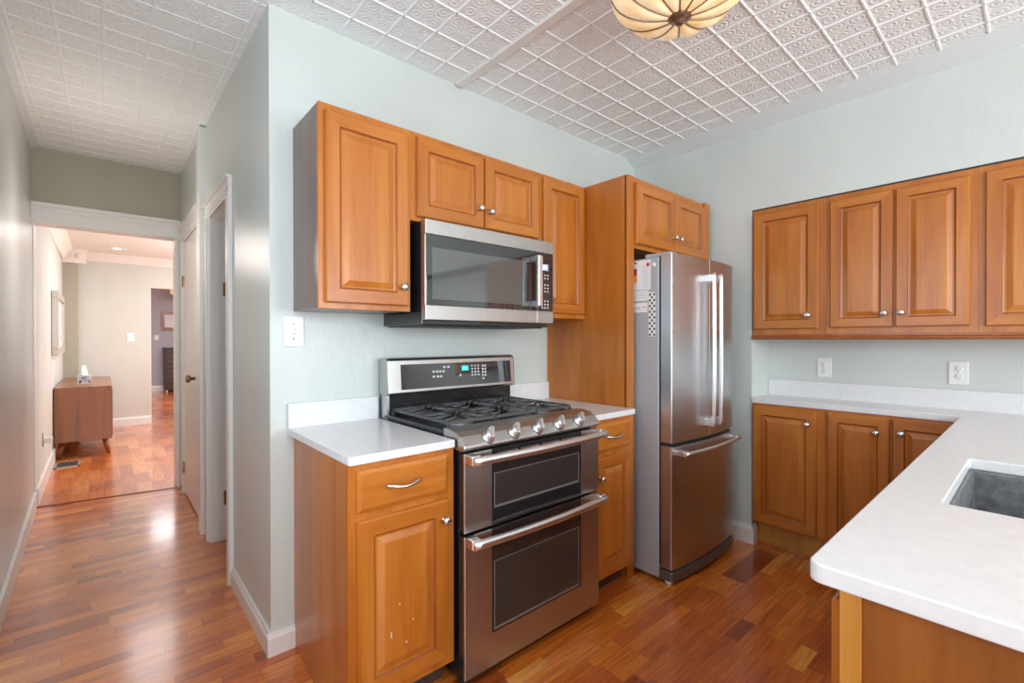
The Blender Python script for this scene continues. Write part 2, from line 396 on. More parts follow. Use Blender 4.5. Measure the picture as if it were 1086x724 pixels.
# stove wall and right-hand wall with its recess
struct('wall_back', MB().box(XL, 3.6, WY, WY + .14, 0, 2.75), 'wall')
mb = MB().prism([(RB, -2.75), (RB + .15, -2.75), (RB + .15, WY + .1), (RX, WY + .1), (RX, NY), (RB, NY)], 'z', 0, 2.75)
struct('wall_right', mb, 'wall')
struct('wall_right_soffit', MB().box(RX, RB + .01, -2.7, NY, 2.082, 2.75), 'wall')
cov = lambda s: [(.004, .004), (.004, -.058), (-.004, -.056), (-.11, .004)]
struct('trim_cornice_right', MB().prism([(RX + a, CZ + z) for a, z in cov(1.0)], 'y', -2.6, WY), 'tin_edge')
# left wall, rear wall with unseen windows added for light
LW = MB().prism([(-.358, 1.5), (-.36, 3.1), (-.402, 5.0), (-.55, 5.0), (-.55, 1.5)], 'z', 0, 2.85).prism([(-.355, -2.75), (-.357, .2), (-.55, .2), (-.55, -2.75)], 'z', 0, 2.85)
LW.prism([(-.357, .2), (-.358, 1.5), (-.55, 1.5), (-.55, .2)], 'z', 0, .9).prism([(-.357, .2), (-.358, 1.5), (-.55, 1.5), (-.55, .2)], 'z', 2.2, 2.85)
struct('wall_left', LW, 'hall_wall')
struct('window_3', MB().box(-.46, -.40, .2, .25, .9, 2.2).box(-.46, -.40, 1.45, 1.5, .9, 2.2).box(-.46, -.40, .25, 1.45, .9, .96).box(-.46, -.40, .25, 1.45, 2.14, 2.2).box(-.46, -.40, .25, 1.45, 1.53, 1.58), 'trim')
mb = MB()
for a, c in ((-2.6, 2.1), (2.1, 4.95)):
    xw = lambda y: -.362 - max(0, y - 3.1)*.022
    vs_ = [(xw(y) + dx, y, cz(0, y) + dz) for y in (a, c) for dx, dz in ((-.004, .004), (-.004, -.026), (.008, -.022), (.05, .004))]
    mb.add(vs_, [(0, 1, 2, 3), (7, 6, 5, 4), (0, 4, 5, 1), (1, 5, 6, 2), (2, 6, 7, 3), (3, 7, 4, 0)])
struct('trim_cornice_left', mb, 'tin_edge')
mb = MB(); Y0, Y1 = -2.72, -2.60
mb.box(-.6, -.40, Y0, Y1, 0, 2.75).box(.70, 1.20, Y0, Y1, 0, 2.75).box(2.70, 3.5, Y0, Y1, 0, 2.75)
mb.box(-.41, .71, Y0, Y1, 0, .8).box(-.41, .71, Y0, Y1, 2.2, 2.75).box(1.19, 2.71, Y0, Y1, 0, .8).box(1.19, 2.71, Y0, Y1, 2.2, 2.75)
struct('wall_rear', mb, 'wall')
for i, (a, b_) in enumerate(((-.40, .70), (1.20, 2.70))):
    f = MB(); y = -2.62
    f.box(a, a + .05, y, y + .05, .8, 2.2).box(b_ - .05, b_, y, y + .05, .8, 2.2).box(a, b_, y, y + .05, .8, .86).box(a, b_, y, y + .05, 2.14, 2.2).box(a, b_, y, y + .05, 1.48, 1.53)
    struct('window_%d' % (i + 1), f, 'trim')
# hall right-hand wall with two doorways
D1a, D1b, D2a, D2b = 2.88, 3.47, 3.88, 4.70
mb = MB().box(XL, .64, WY + .14, D1a, 0, 2.85).box(XL, .64, D1b, D2a, 0, 2.85).box(XL, .64, D2b, HE + .15, 0, 2.85)
mb.box(XL, .64, D1a, D1b, 2.055, 2.85).box(XL, .64, D2a, D2b, 2.09, 2.85)
struct('wall_hall_right', mb, 'wall')
struct('wall_closet', MB().box(1.5, 1.6, WY + .1, 5.1, 0, 2.85).box(.63, 1.55, 5.0, 5.1, 0, 2.85).box(.63, 1.55, 3.80, 3.86, 0, 2.85), 'cream')
struct('ceiling_closet', MB().box(.6, 1.55, WY + .1, 5.1, 2.5, 2.55), 'ceil_plain')
# jamb linings and casings
mb = MB().box(XL - .004, .66, D1b - .02, D1b, 0, 2.06).box(XL - .004, .66, D1a, D1a + .02, 0, 2.06).box(XL - .004, .66, D1a, D1b, 2.043, 2.06)
mb.box(.585, .60, D1b - .032, D1b - .019, 0, 2.045)
struct('trim_closet_jamb', mb, 'trim', .001)
def casing(mb, ya, yb, z1, wd=.09, hw=.095, near=True, far=True):
    def strip(y0, y1):
        mb.box(XL - .012, XL + .002, y0, y1, 0, z1)
        mb.box(XL - .022, XL, y0 + (y1 - y0)*.12, y0 + (y1 - y0)*.42, 0, z1).box(XL - .018, XL, y0 + (y1 - y0)*.6, y0 + (y1 - y0)*.85, 0, z1)
    if near: strip(ya - wd, ya + .005)
    if far: strip(yb - .005, yb + wd)
    mb.box(XL - .012, XL + .002, ya - (wd if near else 0), yb + wd, z1, z1 + hw)
    mb.box(XL - .020, XL, ya - (wd if near else 0), yb + wd, z1 + hw*.10, z1 + hw*.32).box(XL - .018, XL, ya - (wd if near else 0), yb + wd, z1 + hw*.5, z1 + hw*.68)
    mb.box(XL - .030, XL, ya - (wd if near else 0) - (.004 if near else 0), yb + wd + .004, z1 + hw*.84, z1 + hw)
mb = MB(); casing(mb, D1a, D1b, 2.043, .092)
mb.box(XL - .020, XL, D1a - .097, D1a - .075, 0, 2.138)
struct('trim_closet_casing', mb, 'trim', .002)
struct('trim_pipe_chase', MB().box(.468, XL + .01, 3.625, 3.74, 0, 2.67), 'trim', .004)
mb = MB(); casing(mb, D2a - .02, D2b, 2.085, .10, .135, near=False)
struct('trim_hall_casing', mb, 'trim', .002)
d1 = struct('door_1', MB().box(.66, 1.22, D1b - .07, D1b - .035, .012, 2.03), 'trim', .002)
d2 = struct('door_2', MB().box(XL - .003, XL + .035, D2a, D2b - .004, .012, 2.08), 'trim', .002)
kb = MB().lathe([(.0, 0), (.012, .0), (.012, .035), (.026, .042), (.029, .055), (.024, .066), (0, .068)], (XL - .003, 4.02, 1.0), (-1, 0, 0))
kb.build('door_knob', 'bronze', d2)
MB().box(XL - .016, XL - .002, 3.94, 3.985, .955, 1.05).build('latch_plate', 'white_plastic', d2, .003)
for z in (1.76, .22):
    MB().box(XL - .010, XL, D2b - .012, D2b + .020, z - .045, z + .045).tube([(XL - .012, D2b + .004, z - .047), (XL - .012, D2b + .004, z + .047)], .006).build('hinge', 'brass', d2)
for z in (1.60, .27):
    MB().box(.572, .590, D1b - .0245, D1b - .019, z - .045, z + .045).tube([(.592, D1b - .027, z - .047), (.592, D1b - .027, z + .047)], .006).build('hinge', 'brass', d1)
# baseboards
bprof = lambda h, t_: [(0, 0), (t_, 0), (t_, h*.78), (t_*.6, h*.9), (t_*.45, h), (0, h)]
mb = MB().prism([(XL - a, z) for a, z in bprof(.092, .016)], 'y', WY, D1a - .115)
mb.prism([(WY - a, z) for a, z in bprof(.092, .016)], 'x', XL - .016, .60)
struct('baseboard_back', mb, 'trim')
struct('baseboard_left', MB().prism([(-.356, -2.6), (-.340, -2.6), (-.344, 3.1), (-.386, 4.98), (-.402, 4.98), (-.361, 3.1)], 'z', 0, .135), 'trim', .004)
mb = MB().prism([(RX - a, z) for a, z in bprof(.112, .016)], 'y', NY, WY)
mb.prism([(NY - a, z) for a, z in bprof(.112, .016)], 'x', RX - .016, RX + .055)
struct('baseboard_right', mb, 'trim')
# hall end: header above the wide opening, casing
struct('wall_hall_end', MB().box(-.55, .64, HE, HE + .12, 2.17, 2.9), 'taupe')
mb = MB().box(-.42, XL + .02, HE - .02, HE, 2.165, 2.30).box(-.42, XL, HE - .035, HE, 2.275, 2.305).box(-.42, XL, HE - .028, HE, 2.235, 2.255).box(-.42, XL, HE - .028, HE + .14, 2.150, 2.172)
mb.box(.462, XL + .02, HE - .018, HE + .14, 0, 2.17).box(.474, .488, HE - .027, HE, 0, 2.17)
mb.box(-.43, -.392, HE + .02, HE + .16, 0, 2.17)
struct('trim_hall_opening', mb, 'trim', .003)
# rooms beyond
struct('wall_far_left', MB().prism([(-.400, 5.0), (-.424, 8.82), (-.268, 8.82), (-.268, 8.95), (-.6, 9.1), (-.6, 5.0)], 'z', 0, 2.6), 'cream')
struct('wall_far_column', MB().box(-.44, -.266, 8.80, 8.825, 0, 2.32), 'taupe')
BY = 9.0
struct('wall_far_back', MB().box(-.7, .53, BY, BY + .12, 0, 2.6).box(1.5, 3.1, BY, BY + .12, 0, 2.6).box(.53, 1.5, BY, BY + .12, 2.07, 2.6), 'cream')
struct('wall_far_right', MB().box(2.9, 3.05, 5.0, 14.7, 0, 2.6).box(.6, 3.0, 5.02, 5.12, 0, 2.6), 'cream')
struct('wall_bedroom_back', MB().box(-.7, 3.1, 14.45, 14.6, 0, 2.7).box(-.7, -.55, 9.1, 14.6, 0, 2.7), 'lilac')
struct('ceiling_far_rooms', MB().box(-.7, 3.1, 5.06, 14.7, 2.52, 2.6), 'ceil_plain')
crown = lambda s: [(0, 0), (0, -.115*s), (.012*s, -.115*s), (.03*s, -.09*s), (.07*s, -.04*s), (.10*s, -.012*s), (.10*s, 0)]
mb = MB().prism([(BY - a, 2.52 + z) for a, z in crown(1)], 'x', -.26, 2.9)
mb.prism([(-.418 + a, 2.52 + z*1.3) for a, z in crown(1)], 'y', 5.1, 8.7)
mb.prism([(8.80 - a*.9, 2.52 + z*1.6) for a, z in crown(1)], 'x', -.44, -.18).prism([(-.268 + a, 2.52 + z) for a, z in crown(1)], 'y', 8.72, 9.0)
struct('trim_far_crown', mb, 'ceil_plain')
mb = MB().prism([(BY - a, z) for a, z in bprof(.125, .018)], 'x', -.3, .53).prism([(14.45 - a, z) for a, z in bprof(.14, .02)], 'x', -.5, 2.9)
mb.prism([(-.402, 5.1), (-.384, 5.1), (-.404, 8.8), (-.422, 8.8)], 'z', 0, .13)
struct('baseboard_far', mb, 'trim')
struct('trim_bedroom_opening', MB().box(.528, .540, BY - .004, BY + .125, 0, 2.069), 'trim')

# ------------------------------------------------------------------ cabinets
def knob(parent, x, z, y=-.02):
    return MB().lathe([(.0105, 0), (.0085, .004), (.0055, .008), (.0055, .014), (.0125, .019), (.0155, .024), (.0145, .030), (.008, .0335), (0, .0342)], (x, y, z), (0, -1, 0), 16).build('knob', 'nickel', parent)
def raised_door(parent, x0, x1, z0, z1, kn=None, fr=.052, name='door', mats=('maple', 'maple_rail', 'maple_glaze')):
    s = min(1, (x1 - x0)/.30)
    prof = [(0, 0), (0, -.013), (.005, -.020), (fr*s, -.020), ((fr + .003)*s, -.0145), ((fr + .008)*s, -.0115), ((fr + .014)*s, -.011), ((fr + .036)*s, -.0185), ((fr + .040)*s, -.0190)]
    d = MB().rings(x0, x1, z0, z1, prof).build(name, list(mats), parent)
    if kn: knob(d, *kn)
    return d
def drawer_front(parent, x0, x1, z0, z1, pull=True, mats=('maple_rail',)):
    d = MB().rings(x0, x1, z0, z1, [(0, 0), (0, -.010), (.004, -.014), (.010, -.0165), (.014, -.020), (.020, -.020)], rail=(9, 9)).build('drawer', list(mats), parent)
    if pull:
        cx, zz = (x0 + x1)/2 - .012, (z0 + z1)/2
        path = [(cx - .062 + .124*k/12, -.020 - .026*sin(pi*k/12)**.7, zz + .003*cos(pi*k/6)) for k in range(13)]
        MB().tube(path, [.005 + .0015*abs(cos(pi*k/12)) for k in range(13)], 8).build('pull', 'nickel', d)
    return d
def cabinet(name, label, loc, rz, wd, d, h, group=None, toe=0, cat='cabinet', mats=('maple', 'maple'), side=None, poly=None, rail_strip=0):
    r = thing(name, label, cat, loc, rz, group)
    ff = MB().box(0, wd, 0, .019, toe, h).build('face_frame', mats[0], r, .0015)
    c = MB()
    if poly: c.prism(poly, 'z', toe if toe else 0, h - .001)
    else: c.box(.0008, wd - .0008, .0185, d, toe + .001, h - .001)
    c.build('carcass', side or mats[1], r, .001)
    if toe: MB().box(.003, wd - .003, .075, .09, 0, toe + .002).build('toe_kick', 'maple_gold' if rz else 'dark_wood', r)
    if rail_strip:
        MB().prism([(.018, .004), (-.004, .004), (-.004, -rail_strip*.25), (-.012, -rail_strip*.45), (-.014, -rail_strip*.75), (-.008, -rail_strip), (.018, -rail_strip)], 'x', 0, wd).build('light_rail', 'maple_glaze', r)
    return r
UZ0, UZ1, UY = 1.3955, 2.158, 1.7584
ud = WY - UY - .001
# three wall cabinets over the range
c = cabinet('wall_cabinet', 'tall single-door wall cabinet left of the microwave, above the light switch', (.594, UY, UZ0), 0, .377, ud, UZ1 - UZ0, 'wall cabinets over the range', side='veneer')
raised_door(c, .020, .361, .022, .734, (.330, .098))
c = cabinet('wall_cabinet', 'short two-door wall cabinet directly above the microwave', (.971, UY, 1.782), 0, .761, ud, UZ1 - 1.782, 'wall cabinets over the range')
raised_door(c, .026, .381, .017, .355, (.350, .107)); raised_door(c, .389, .742, .022, .358, (.412, .101))
c = cabinet('wall_cabinet', 'narrow wall cabinet between the microwave and the tall refrigerator panel', (1.732, UY, UZ0), 0, .366, ud, UZ1 - UZ0, 'wall cabinets over the range')
raised_door(c, .021, .349, .024, .745, (.05, .10))
# base cabinets beside the range
BY0, BH = 1.425, .8845
bd = WY - BY0 - .001
c = cabinet('base_cabinet', 'base cabinet with scuffed door left of the range, under the left countertop', (.568, BY0, 0), 0, .395, bd, BH, 'base cabinets beside the range', toe=.10,
            poly=[(.001, .0185), (.394, .0185), (.394, bd), (.028, bd)])
MB().prism([(.0, .012), (.016, .012), (.040, bd), (.0265, bd)], 'z', 0, BH - .002).build('side_panel', 'maple', c)
MB().box(0, .022, 0, .02, 0, .12).build('stile_foot', 'maple', c)
drawer_front(c, .025, .362, .733, .868); raised_door(c, .025, .359, .136, .706, (.338, .640))
for x, z, l in ((.165, .40, .006), (.135, .30, .020), (.190, .262, .008), (.215, .33, .005)):
    MB().box(x, x + .003, -.0197, -.0188, z, z + l).build('paint_chip', 'paper', c)
c = cabinet('base_cabinet', 'base cabinet between the range and the refrigerator, under the right countertop', (1.739, BY0, 0), 0, .359, bd, BH, 'base cabinets beside the range', toe=.10)
drawer_front(c, .030, .312, .730, .868); raised_door(c, .030, .307, .136, .704, (.050, .610))
# refrigerator surround: tall panel, cabinet on top
FY = 1.462
r = thing('refrigerator_cabinet', 'tall wooden refrigerator surround with two small doors over the refrigerator', 'cabinet', (2.1, FY, 0))
MB().box(.0, .018, .012, WY - FY - .001, 0, UZ1).build('tall_panel', 'maple', r)
MB().box(.0, .058, 0, .02, 0, UZ1).build('stile', 'maple', r, .002)
MB().box(.058, .90, .002, .02, 1.772, UZ1 - .002).build('face_frame', 'maple_rail', r, .001)
MB().box(.019, .88, .02, WY - FY - .001, 1.775, UZ1 - .004).build('carcass', 'maple', r)
MB().box(.832, .90, -.012, .012, 1.772, UZ1 + .004).build('stile', 'maple', r, .002)
raised_door(r, .062, .452, 1.795, 2.127, (.430, 1.875)); raised_door(r, .464, .822, 1.795, 2.127, (.487, 1.872))
# recess in the right-hand wall: base cabinets and wall cabinets (local x runs toward the camera)
rz = -pi/2
yb = NY - .004
c = cabinet('base_cabinet', 'single-door base cabinet at the left end of the recessed right-hand counter', (RX, yb, 0), rz, .392, .27, .8815, 'base cabinets in the right-hand recess', toe=.145)
raised_door(c, .006, .352, .150, .868, (.31, .79))
c = cabinet('base_cabinet', 'two-door base cabinet in the inside corner behind the peninsula', (RX, yb - .392, 0), rz, .70, .27, .8815, 'base cabinets in the right-hand recess', toe=.145)
raised_door(c, .012, .286, .150, .868, (.235, .79)); raised_door(c, .296, .57, .150, .868, (.336, .80))
VZ0, VZ1 = 1.305, 2.073
c = cabinet('wall_cabinet', 'single-door wall cabinet at the left end of the right-hand wall row', (RX, yb, VZ0), rz, .395, .27, VZ1 - VZ0, 'wall cabinets in the right-hand recess', rail_strip=.028)
raised_door(c, .012, .360, .033, .741, (.312, .11))
c = cabinet('wall_cabinet', 'two-door wall cabinet in the middle of the right-hand wall row', (RX, yb - .395, VZ0), rz, .603, .27, VZ1 - VZ0, 'wall cabinets in the right-hand recess', rail_strip=.028)
raised_door(c, .020, .295, .036, .738, (.262, .107)); raised_door(c, .305, .578, .036, .738, (.330, .107))
c = cabinet('wall_cabinet', 'rightmost wall cabinet of the right-hand wall row, cut by the picture edge', (RX, yb - .998, VZ0), rz, .76, .27, VZ1 - VZ0, 'wall cabinets in the right-hand recess', rail_strip=.028)
raised_door(c, .024, .374, .033, .740, (.34, .10)); raised_door(c, .384, .74, .033, .740, (.42, .10))
struct('trim_recess_shadow_gap', MB().box(RX + .004, RB - .01, -2.0, NY - .002, VZ1 + .001, VZ1 + .010), 'black_matte')  # black strip put in for the shade of the gap over the cabinets

# peninsula cabinet, end panel toward the camera
PX0, PY0, PY1 = .874, .212, -.40
r = thing('peninsula_cabinet', 'wooden peninsula base cabinet with framed end panel under the sink counter', 'cabinet', (PX0, PY0, 0))
MB().box(.012, .030, -.615, -.019, .10, .880).box(2.13, 2.15, -.615, -.019, .10, .880).box(.03, 2.13, -.615, -.597, .10, .880).box(.03, 2.13, -.597, -.019, .10, .12).build('carcass', 'maple_gold', r)
MB().box(.0, .0115, -.028, .0, .0, .882).build('stile', 'maple_gold', r, .001)
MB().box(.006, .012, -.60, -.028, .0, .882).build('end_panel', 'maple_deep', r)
MB().box(.0, .012, -.622, -.58, .0, .882).build('stile', 'maple_gold', r, .001)
MB().box(.0118, 2.15, -.019, -.0005, .10, .8815).build('face_frame', 'maple', r)
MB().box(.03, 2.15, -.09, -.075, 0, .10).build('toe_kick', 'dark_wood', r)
x = .012
for k in range(4):
    q = raised_door(r, 0, .49, .125, .86, (.44 if k % 2 else .05, .78))
    q.location = (x + .49, -.005, 0); q.rotation_euler = (0, 0, pi); x += .505

# ------------------------------------------------------------------ countertops and sink
def counter_slab(mb, poly, z0, z1, hole=None):
    """flat slab from an axis-aligned set of cells so that a hole and an L outline stay one skin"""
    xs = sorted({p[0] for p in poly} | ({hole[0], hole[1]} if hole else set())); ysn = sorted({p[1] for p in poly} | ({hole[2], hole[3]} if hole else set()))
    def inside(x, y):
        if hole and hole[0] < x < hole[1] and hole[2] < y < hole[3]: return False
        c = False; n = len(poly)
        for i in range(n):
            (x1, y1), (x2, y2) = poly[i], poly[(i + 1) % n]
            if (y1 > y) != (y2 > y) and x < (x2 - x1)*(y - y1)/(y2 - y1) + x1: c = not c
        return c
    idx = {}; vs = []; fs = []
    def V(i, j, k):
        key = (i, j, k)
        if key not in idx: idx[key] = len(vs); vs.append((xs[i], ysn[j], (z0, z1)[k]))
        return idx[key]
    cell = {(i, j): inside((xs[i] + xs[i + 1])/2, (ysn[j] + ysn[j + 1])/2) for i in range(len(xs) - 1) for j in range(len(ysn) - 1)}
    for (i, j), ok in cell.items():
        if not ok: continue
        fs += [(V(i, j, 1), V(i + 1, j, 1), V(i + 1, j + 1, 1), V(i, j + 1, 1)), (V(i, j, 0), V(i, j + 1, 0), V(i + 1, j + 1, 0), V(i + 1, j, 0))]
        for di, dj, a, b_ in ((-1, 0, (i, j), (i, j + 1)), (1, 0, (i + 1, j + 1), (i + 1, j)), (0, -1, (i + 1, j), (i, j)), (0, 1, (i, j + 1), (i + 1, j + 1))):
            if not cell.get((i + di, j + dj), False): fs.append((V(*a, 0), V(*b_, 0), V(*b_, 1), V(*a, 1)))
    return mb.add(vs, fs)
def round_corner(o, x, y, r):
    bm = bmesh.new(); bm.from_mesh(o.data)
    es = [e for e in bm.edges if all(abs(v.co.x - x) < 1e-3 and abs(v.co.y - y) < 1e-3 for v in e.verts)]
    bmesh.ops.bevel(bm, geom=es, offset=r, segments=5, affect='EDGES', profile=.5)
    bm.to_mesh(o.data); bm.free()
def countertop(label, poly, z0, z1, splash, hole=None, rnd=None, group=None):
    r = thing('countertop', label, 'countertop', (0, 0, 0), 0, group)
    o = counter_slab(MB(), poly, z0, z1, hole).build('slab', 'quartz', r)
    if rnd: round_corner(o, *rnd)
    md = o.modifiers.new('edge', 'BEVEL'); md.width = .003; md.segments = 2; md.limit_method = 'ANGLE'; md.angle_limit = radians(50)
    splash.build('backsplash', 'quartz', r, .002)
    return r
CF = 1.4124
countertop('white quartz countertop with backsplash left of the range', [(.5675, CF), (.961, CF), (.961, WY - .001), (.5675, WY - .001)], .8855, .914, MB().box(.5675, .961, WY - .021, WY - .001, .9135, 1.0146), rnd=(.5675, CF, .012))
countertop('white quartz countertop with backsplash between the range and the refrigerator panel', [(1.738, CF), (2.098, CF), (2.098, WY - .001), (1.738, WY - .001)], .8855, .914, MB().box(1.738, 2.098, WY - .021, WY - .001, .9135, 1.0146))
SX0, SX1, SY0, SY1 = 1.405, 1.988, -.27, .148
PEX, KY = .8707, .2571
countertop('long white quartz peninsula and corner countertop with sink cutout', [(PEX, KY), (3.040, KY), (3.040, NY - .001), (RB - .001, NY - .001), (RB - .001, -.41), (PEX, -.41)], .8825, .914,
           MB().box(RB - .021, RB - .001, -.41, NY - .002, .9135, 1.0146), hole=(SX0, SX1, SY0, SY1), rnd=(PEX, KY, .022))
r = thing('sink', 'grey granite composite sink set under the peninsula countertop cutout', 'sink', (0, 0, 0))
mb = MB(); a = .012; zt, zb = .8815, .66
def ring(ax0, ax1, ay0, ay1, z): return [(ax0, ay0, z), (ax1, ay0, z), (ax1, ay1, z), (ax0, ay1, z)]
R_ = [ring(SX0 - .03, SX1 + .03, SY0 - .03, SY1 + .018, zt), ring(SX0 + .006, SX1 - .006, SY0 + .006, SY1 - .006, zt), ring(SX0 + .012, SX1 - .012, SY0 + .012, SY1 - .012, zb + .02), ring(SX0 + .035, SX1 - .035, SY0 + .035, SY1 - .035, zb),
      ring(SX0 - .03, SX1 + .03, SY0 - .03, SY1 + .018, zt - .012), ring(SX0 - .006, SX1 + .006, SY0 - .006, SY1 + .006, zt - .012), ring(SX0 - .0, SX1 + .0, SY0 - .0, SY1 + .0, zb - .012)]
vsn = sum(R_, []); fs = []
for p, q in ((0, 1), (1, 2), (2, 3), (0, 4), (4, 5), (5, 6)):
    for k in range(4): k2 = (k + 1) % 4; fs.append((p*4 + k, p*4 + k2, q*4 + k2, q*4 + k))
fs += [(12, 13, 14, 15), (24, 25, 26, 27)]
mb.add(vsn, fs); mb.build('basin', 'granite', r, .004, 3)
MB().lathe([(.0, 0), (.044, 0), (.046, .002), (.04, .004), (.03, .002), (.0, .002)], ((SX0 + SX1)/2, (SY0 + SY1)/2, zb + .0005), (0, 0, 1), 24).build('drain', 'nickel', r)

# ------------------------------------------------------------------ gas range
DF = 1.368
RA, RZ = .970, 1.735
r = thing('gas_range', 'stainless double-oven gas range with black grates and five front knobs', 'range', ((RA + RZ)/2, 1.7, 0)); O = r.location
def rp(name, mb, mats, bevel=.0, parent=None, seg=2): mb.o = Vector(O); k = Vector(O); mb.v = [p - k for p in mb.v]; return mb.build(name, mats, parent or r, bevel, seg)
rp('body', MB().box(RA + .006, RZ - .006, DF + .045, 2.045, .03, .905), 'black', .003)
for x, y in ((RA + .05, DF + .09), (RZ - .05, DF + .09), (RA + .05, 1.98), (RZ - .05, 1.98)):
    rp('leveling_foot', MB().lathe([(.018, 0), (.018, .008), (.009, .01), (.009, .032)], (x, y, 0), (0, 0, 1), 12), 'black_matte')
rp('kick_plate', MB().box(RA + .01, RZ - .01, DF + .03, DF + .05, .012, .06), 'black_matte')
def oven_door(z0, z1, wz0, wz1, gz0, gz1, hz, upper):
    d = rp('oven_door', MB().box(RA, RZ, DF, DF + .010, z0, z1).box(RA + .004, RZ - .004, DF + .010, DF + .042, z0 + .003, z1 - .003, 1), ['steel_h', 'black'], .003)
    rp('glass_panel', MB().box(1.096, 1.608, DF - .0015, DF + .004, gz0, gz1), 'glass', .001, d)
    w_ = MB().box(1.112, 1.588, DF - .0022, DF - .0013, wz0, wz1)
    rp('window', w_, 'oven_glass', 0, d)
    b_ = MB()
    for (xa, xb, za, zb_) in ((1.106, 1.592, wz0 - .009, wz0), (1.106, 1.592, wz1, wz1 + .003), (1.106, 1.110, wz0, wz1), (1.588, 1.593, wz0, wz1)): b_.box(xa, xb, DF - .0024, DF - .0012, za, zb_)
    rp('window_border', b_, 'window_trim', 0, d)
    n = 20; p = []
    for k in range(n + 1):
        u = k/n; p.append((RA + .006 + (RZ - RA - .012)*u, DF - .046 - .018*sin(pi*u), hz - .010*0))
    rp('handle', MB().tube(p, .0145, 12, flat=1.15), 'steel_bright', 0, d)
    for xx in (RA + .022, RZ - .022):
        rp('handle_mount', MB().box(xx - .020, xx + .020, DF - .046, DF + .001, hz - .016, hz + .020), 'steel_bright', .005, d)
    if upper:
        v_ = MB()
        for k in range(4):
            x0 = 1.125 + k*.118; v_.box(x0, x0 + .104, DF - .0022, DF - .001, .838, .850)
        rp('vent_slots', v_, 'window_trim', 0, d)
oven_door(.578, .866, .652, .772, .578, .866, .846, True)
oven_door(.045, .566, .190, .440, .172, .566, .548, False)
# sloped control panel, knobs
prof = [(1.374, .874), (1.364, .884), (1.366, .894), (1.392, .924), (1.420, .938), (1.460, .944), (1.500, .944), (1.500, .874)]
rp('control_panel', MB().prism(prof, 'x', RA - .003, RZ + .002), 'steel_h', .003)
nrm = Vector((0, -.755, .656))
for x in (1.088, 1.217, 1.347, 1.474, 1.604):
    c0 = Vector((x, 1.3805, .9105))
    k_ = rp('knob', MB().lathe([(.026, -.002), (.027, .004), (.024, .009), (.0205, .011), (.0195, .027), (.017, .030), (0, .0305)], c0, nrm, 20), 'steel_bright')
    t1 = Vector((1, 0, 0)); t2 = nrm.cross(t1); ang = -.45; g1 = t1*cos(ang) + t2*sin(ang); g2 = nrm.cross(g1)
    b_ = MB(); vs_ = [c0 + nrm*h + g1*a_*sx + g2*b2*sx2 for h, sx, sx2 in ((.012, .0095, .0265), (.042, .0062, .0245)) for a_, b2 in ((-1, -1), (1, -1), (1, 1), (-1, 1))]
    b_.add(vs_, [(3, 2, 1, 0), (4, 5, 6, 7), (0, 1, 5, 4), (1, 2, 6, 5), (2, 3, 7, 6), (3, 0, 4, 7)])
    rp('grip', b_, 'steel_bright', .002, k_)
    rp('bezel', MB().lathe([(.0275, -.003), (.0275, .002), (.026, .0028)], c0, nrm, 20), 'black_matte', 0, k_)
# cooktop tray, burners, grates
rp('cooktop', MB().prism([(RA + .002, 1.498), (RZ - .002, 1.498), (RZ - .002, 2.0), (RA + .002, 2.0)], 'z', .900, .928).box(RA, RA + .02, 1.498, 2.0, .920, .934).box(RZ - .02, RZ, 1.498, 2.0, .920, .934), 'cooktop', .003)
for x, y, q in ((1.115, 1.62, .050), (1.115, 1.87, .040), (1.3525, 1.745, .045), (1.59, 1.62, .043), (1.59, 1.87, .036)):
    b_ = rp('burner', MB().lathe([(q + .016, .928), (q + .012, .934), (q, .936), (q, .944), (0, .944)], (x, y, 0), (0, 0, 1), 22), 'burner')
    rp('burner_cap', MB().lathe([(q - .004, .944), (q - .004, .949), (q - .010, .952), (0, .952)], (x, y, 0), (0, 0, 1), 22), 'iron', 0, b_)
def grate(xa, xb):
    g = MB(); ya, yb_ = 1.520, 1.985; z0, z1 = .949, .961; t_ = .0095
    for y in (ya, yb_): g.box(xa, xb, y - t_/2, y + t_/2, z0, z1)
    for x in (xa, xb): g.box(x - t_/2, x + t_/2, ya, yb_, z0, z1)
    for x in (xa, xb):
        for y in (ya, yb_): g.box(x - .007, x + .007, y - .007, y + .007, .926, z0)
    xm = (xa + xb)/2; ym = (ya + yb_)/2
    g.box(xa, xb, ym - t_/2, ym + t_/2, z0, z1)
    for cy in ((ya + ym)/2, (ym + yb_)/2):
        for sx in (-1, 1):
            xe = xa if sx < 0 else xb
            for dy in (-.060, 0, .060):
                p = [(xe, cy + dy*1.35, z1 - .006), ((xe + xm)/2, cy + dy*1.15, z1 - .003), (xm + sx*.040, cy + dy*.75, z1), (xm + sx*.024, cy + dy*.6, z1 - .001)]
                g.tube(p, [.0062, .0060, .0056, .0045], 6, flat=1.4)
        for yy, sgn in ((ya if cy < ym else yb_, 1 if cy < ym else -1),):
            g.tube([(xm, yy, z1 - .006), (xm, yy + sgn*.04, z1 - .002), (xm, cy - sgn*.032, z1)], [.0062, .006, .005], 6, flat=1.4)
    return rp('grate', g, 'iron', 0)
w3 = (RZ - RA - .056)/3
for k in range(3): grate(RA + .030 + k*w3 + .004, RA + .026 + (k + 1)*w3)
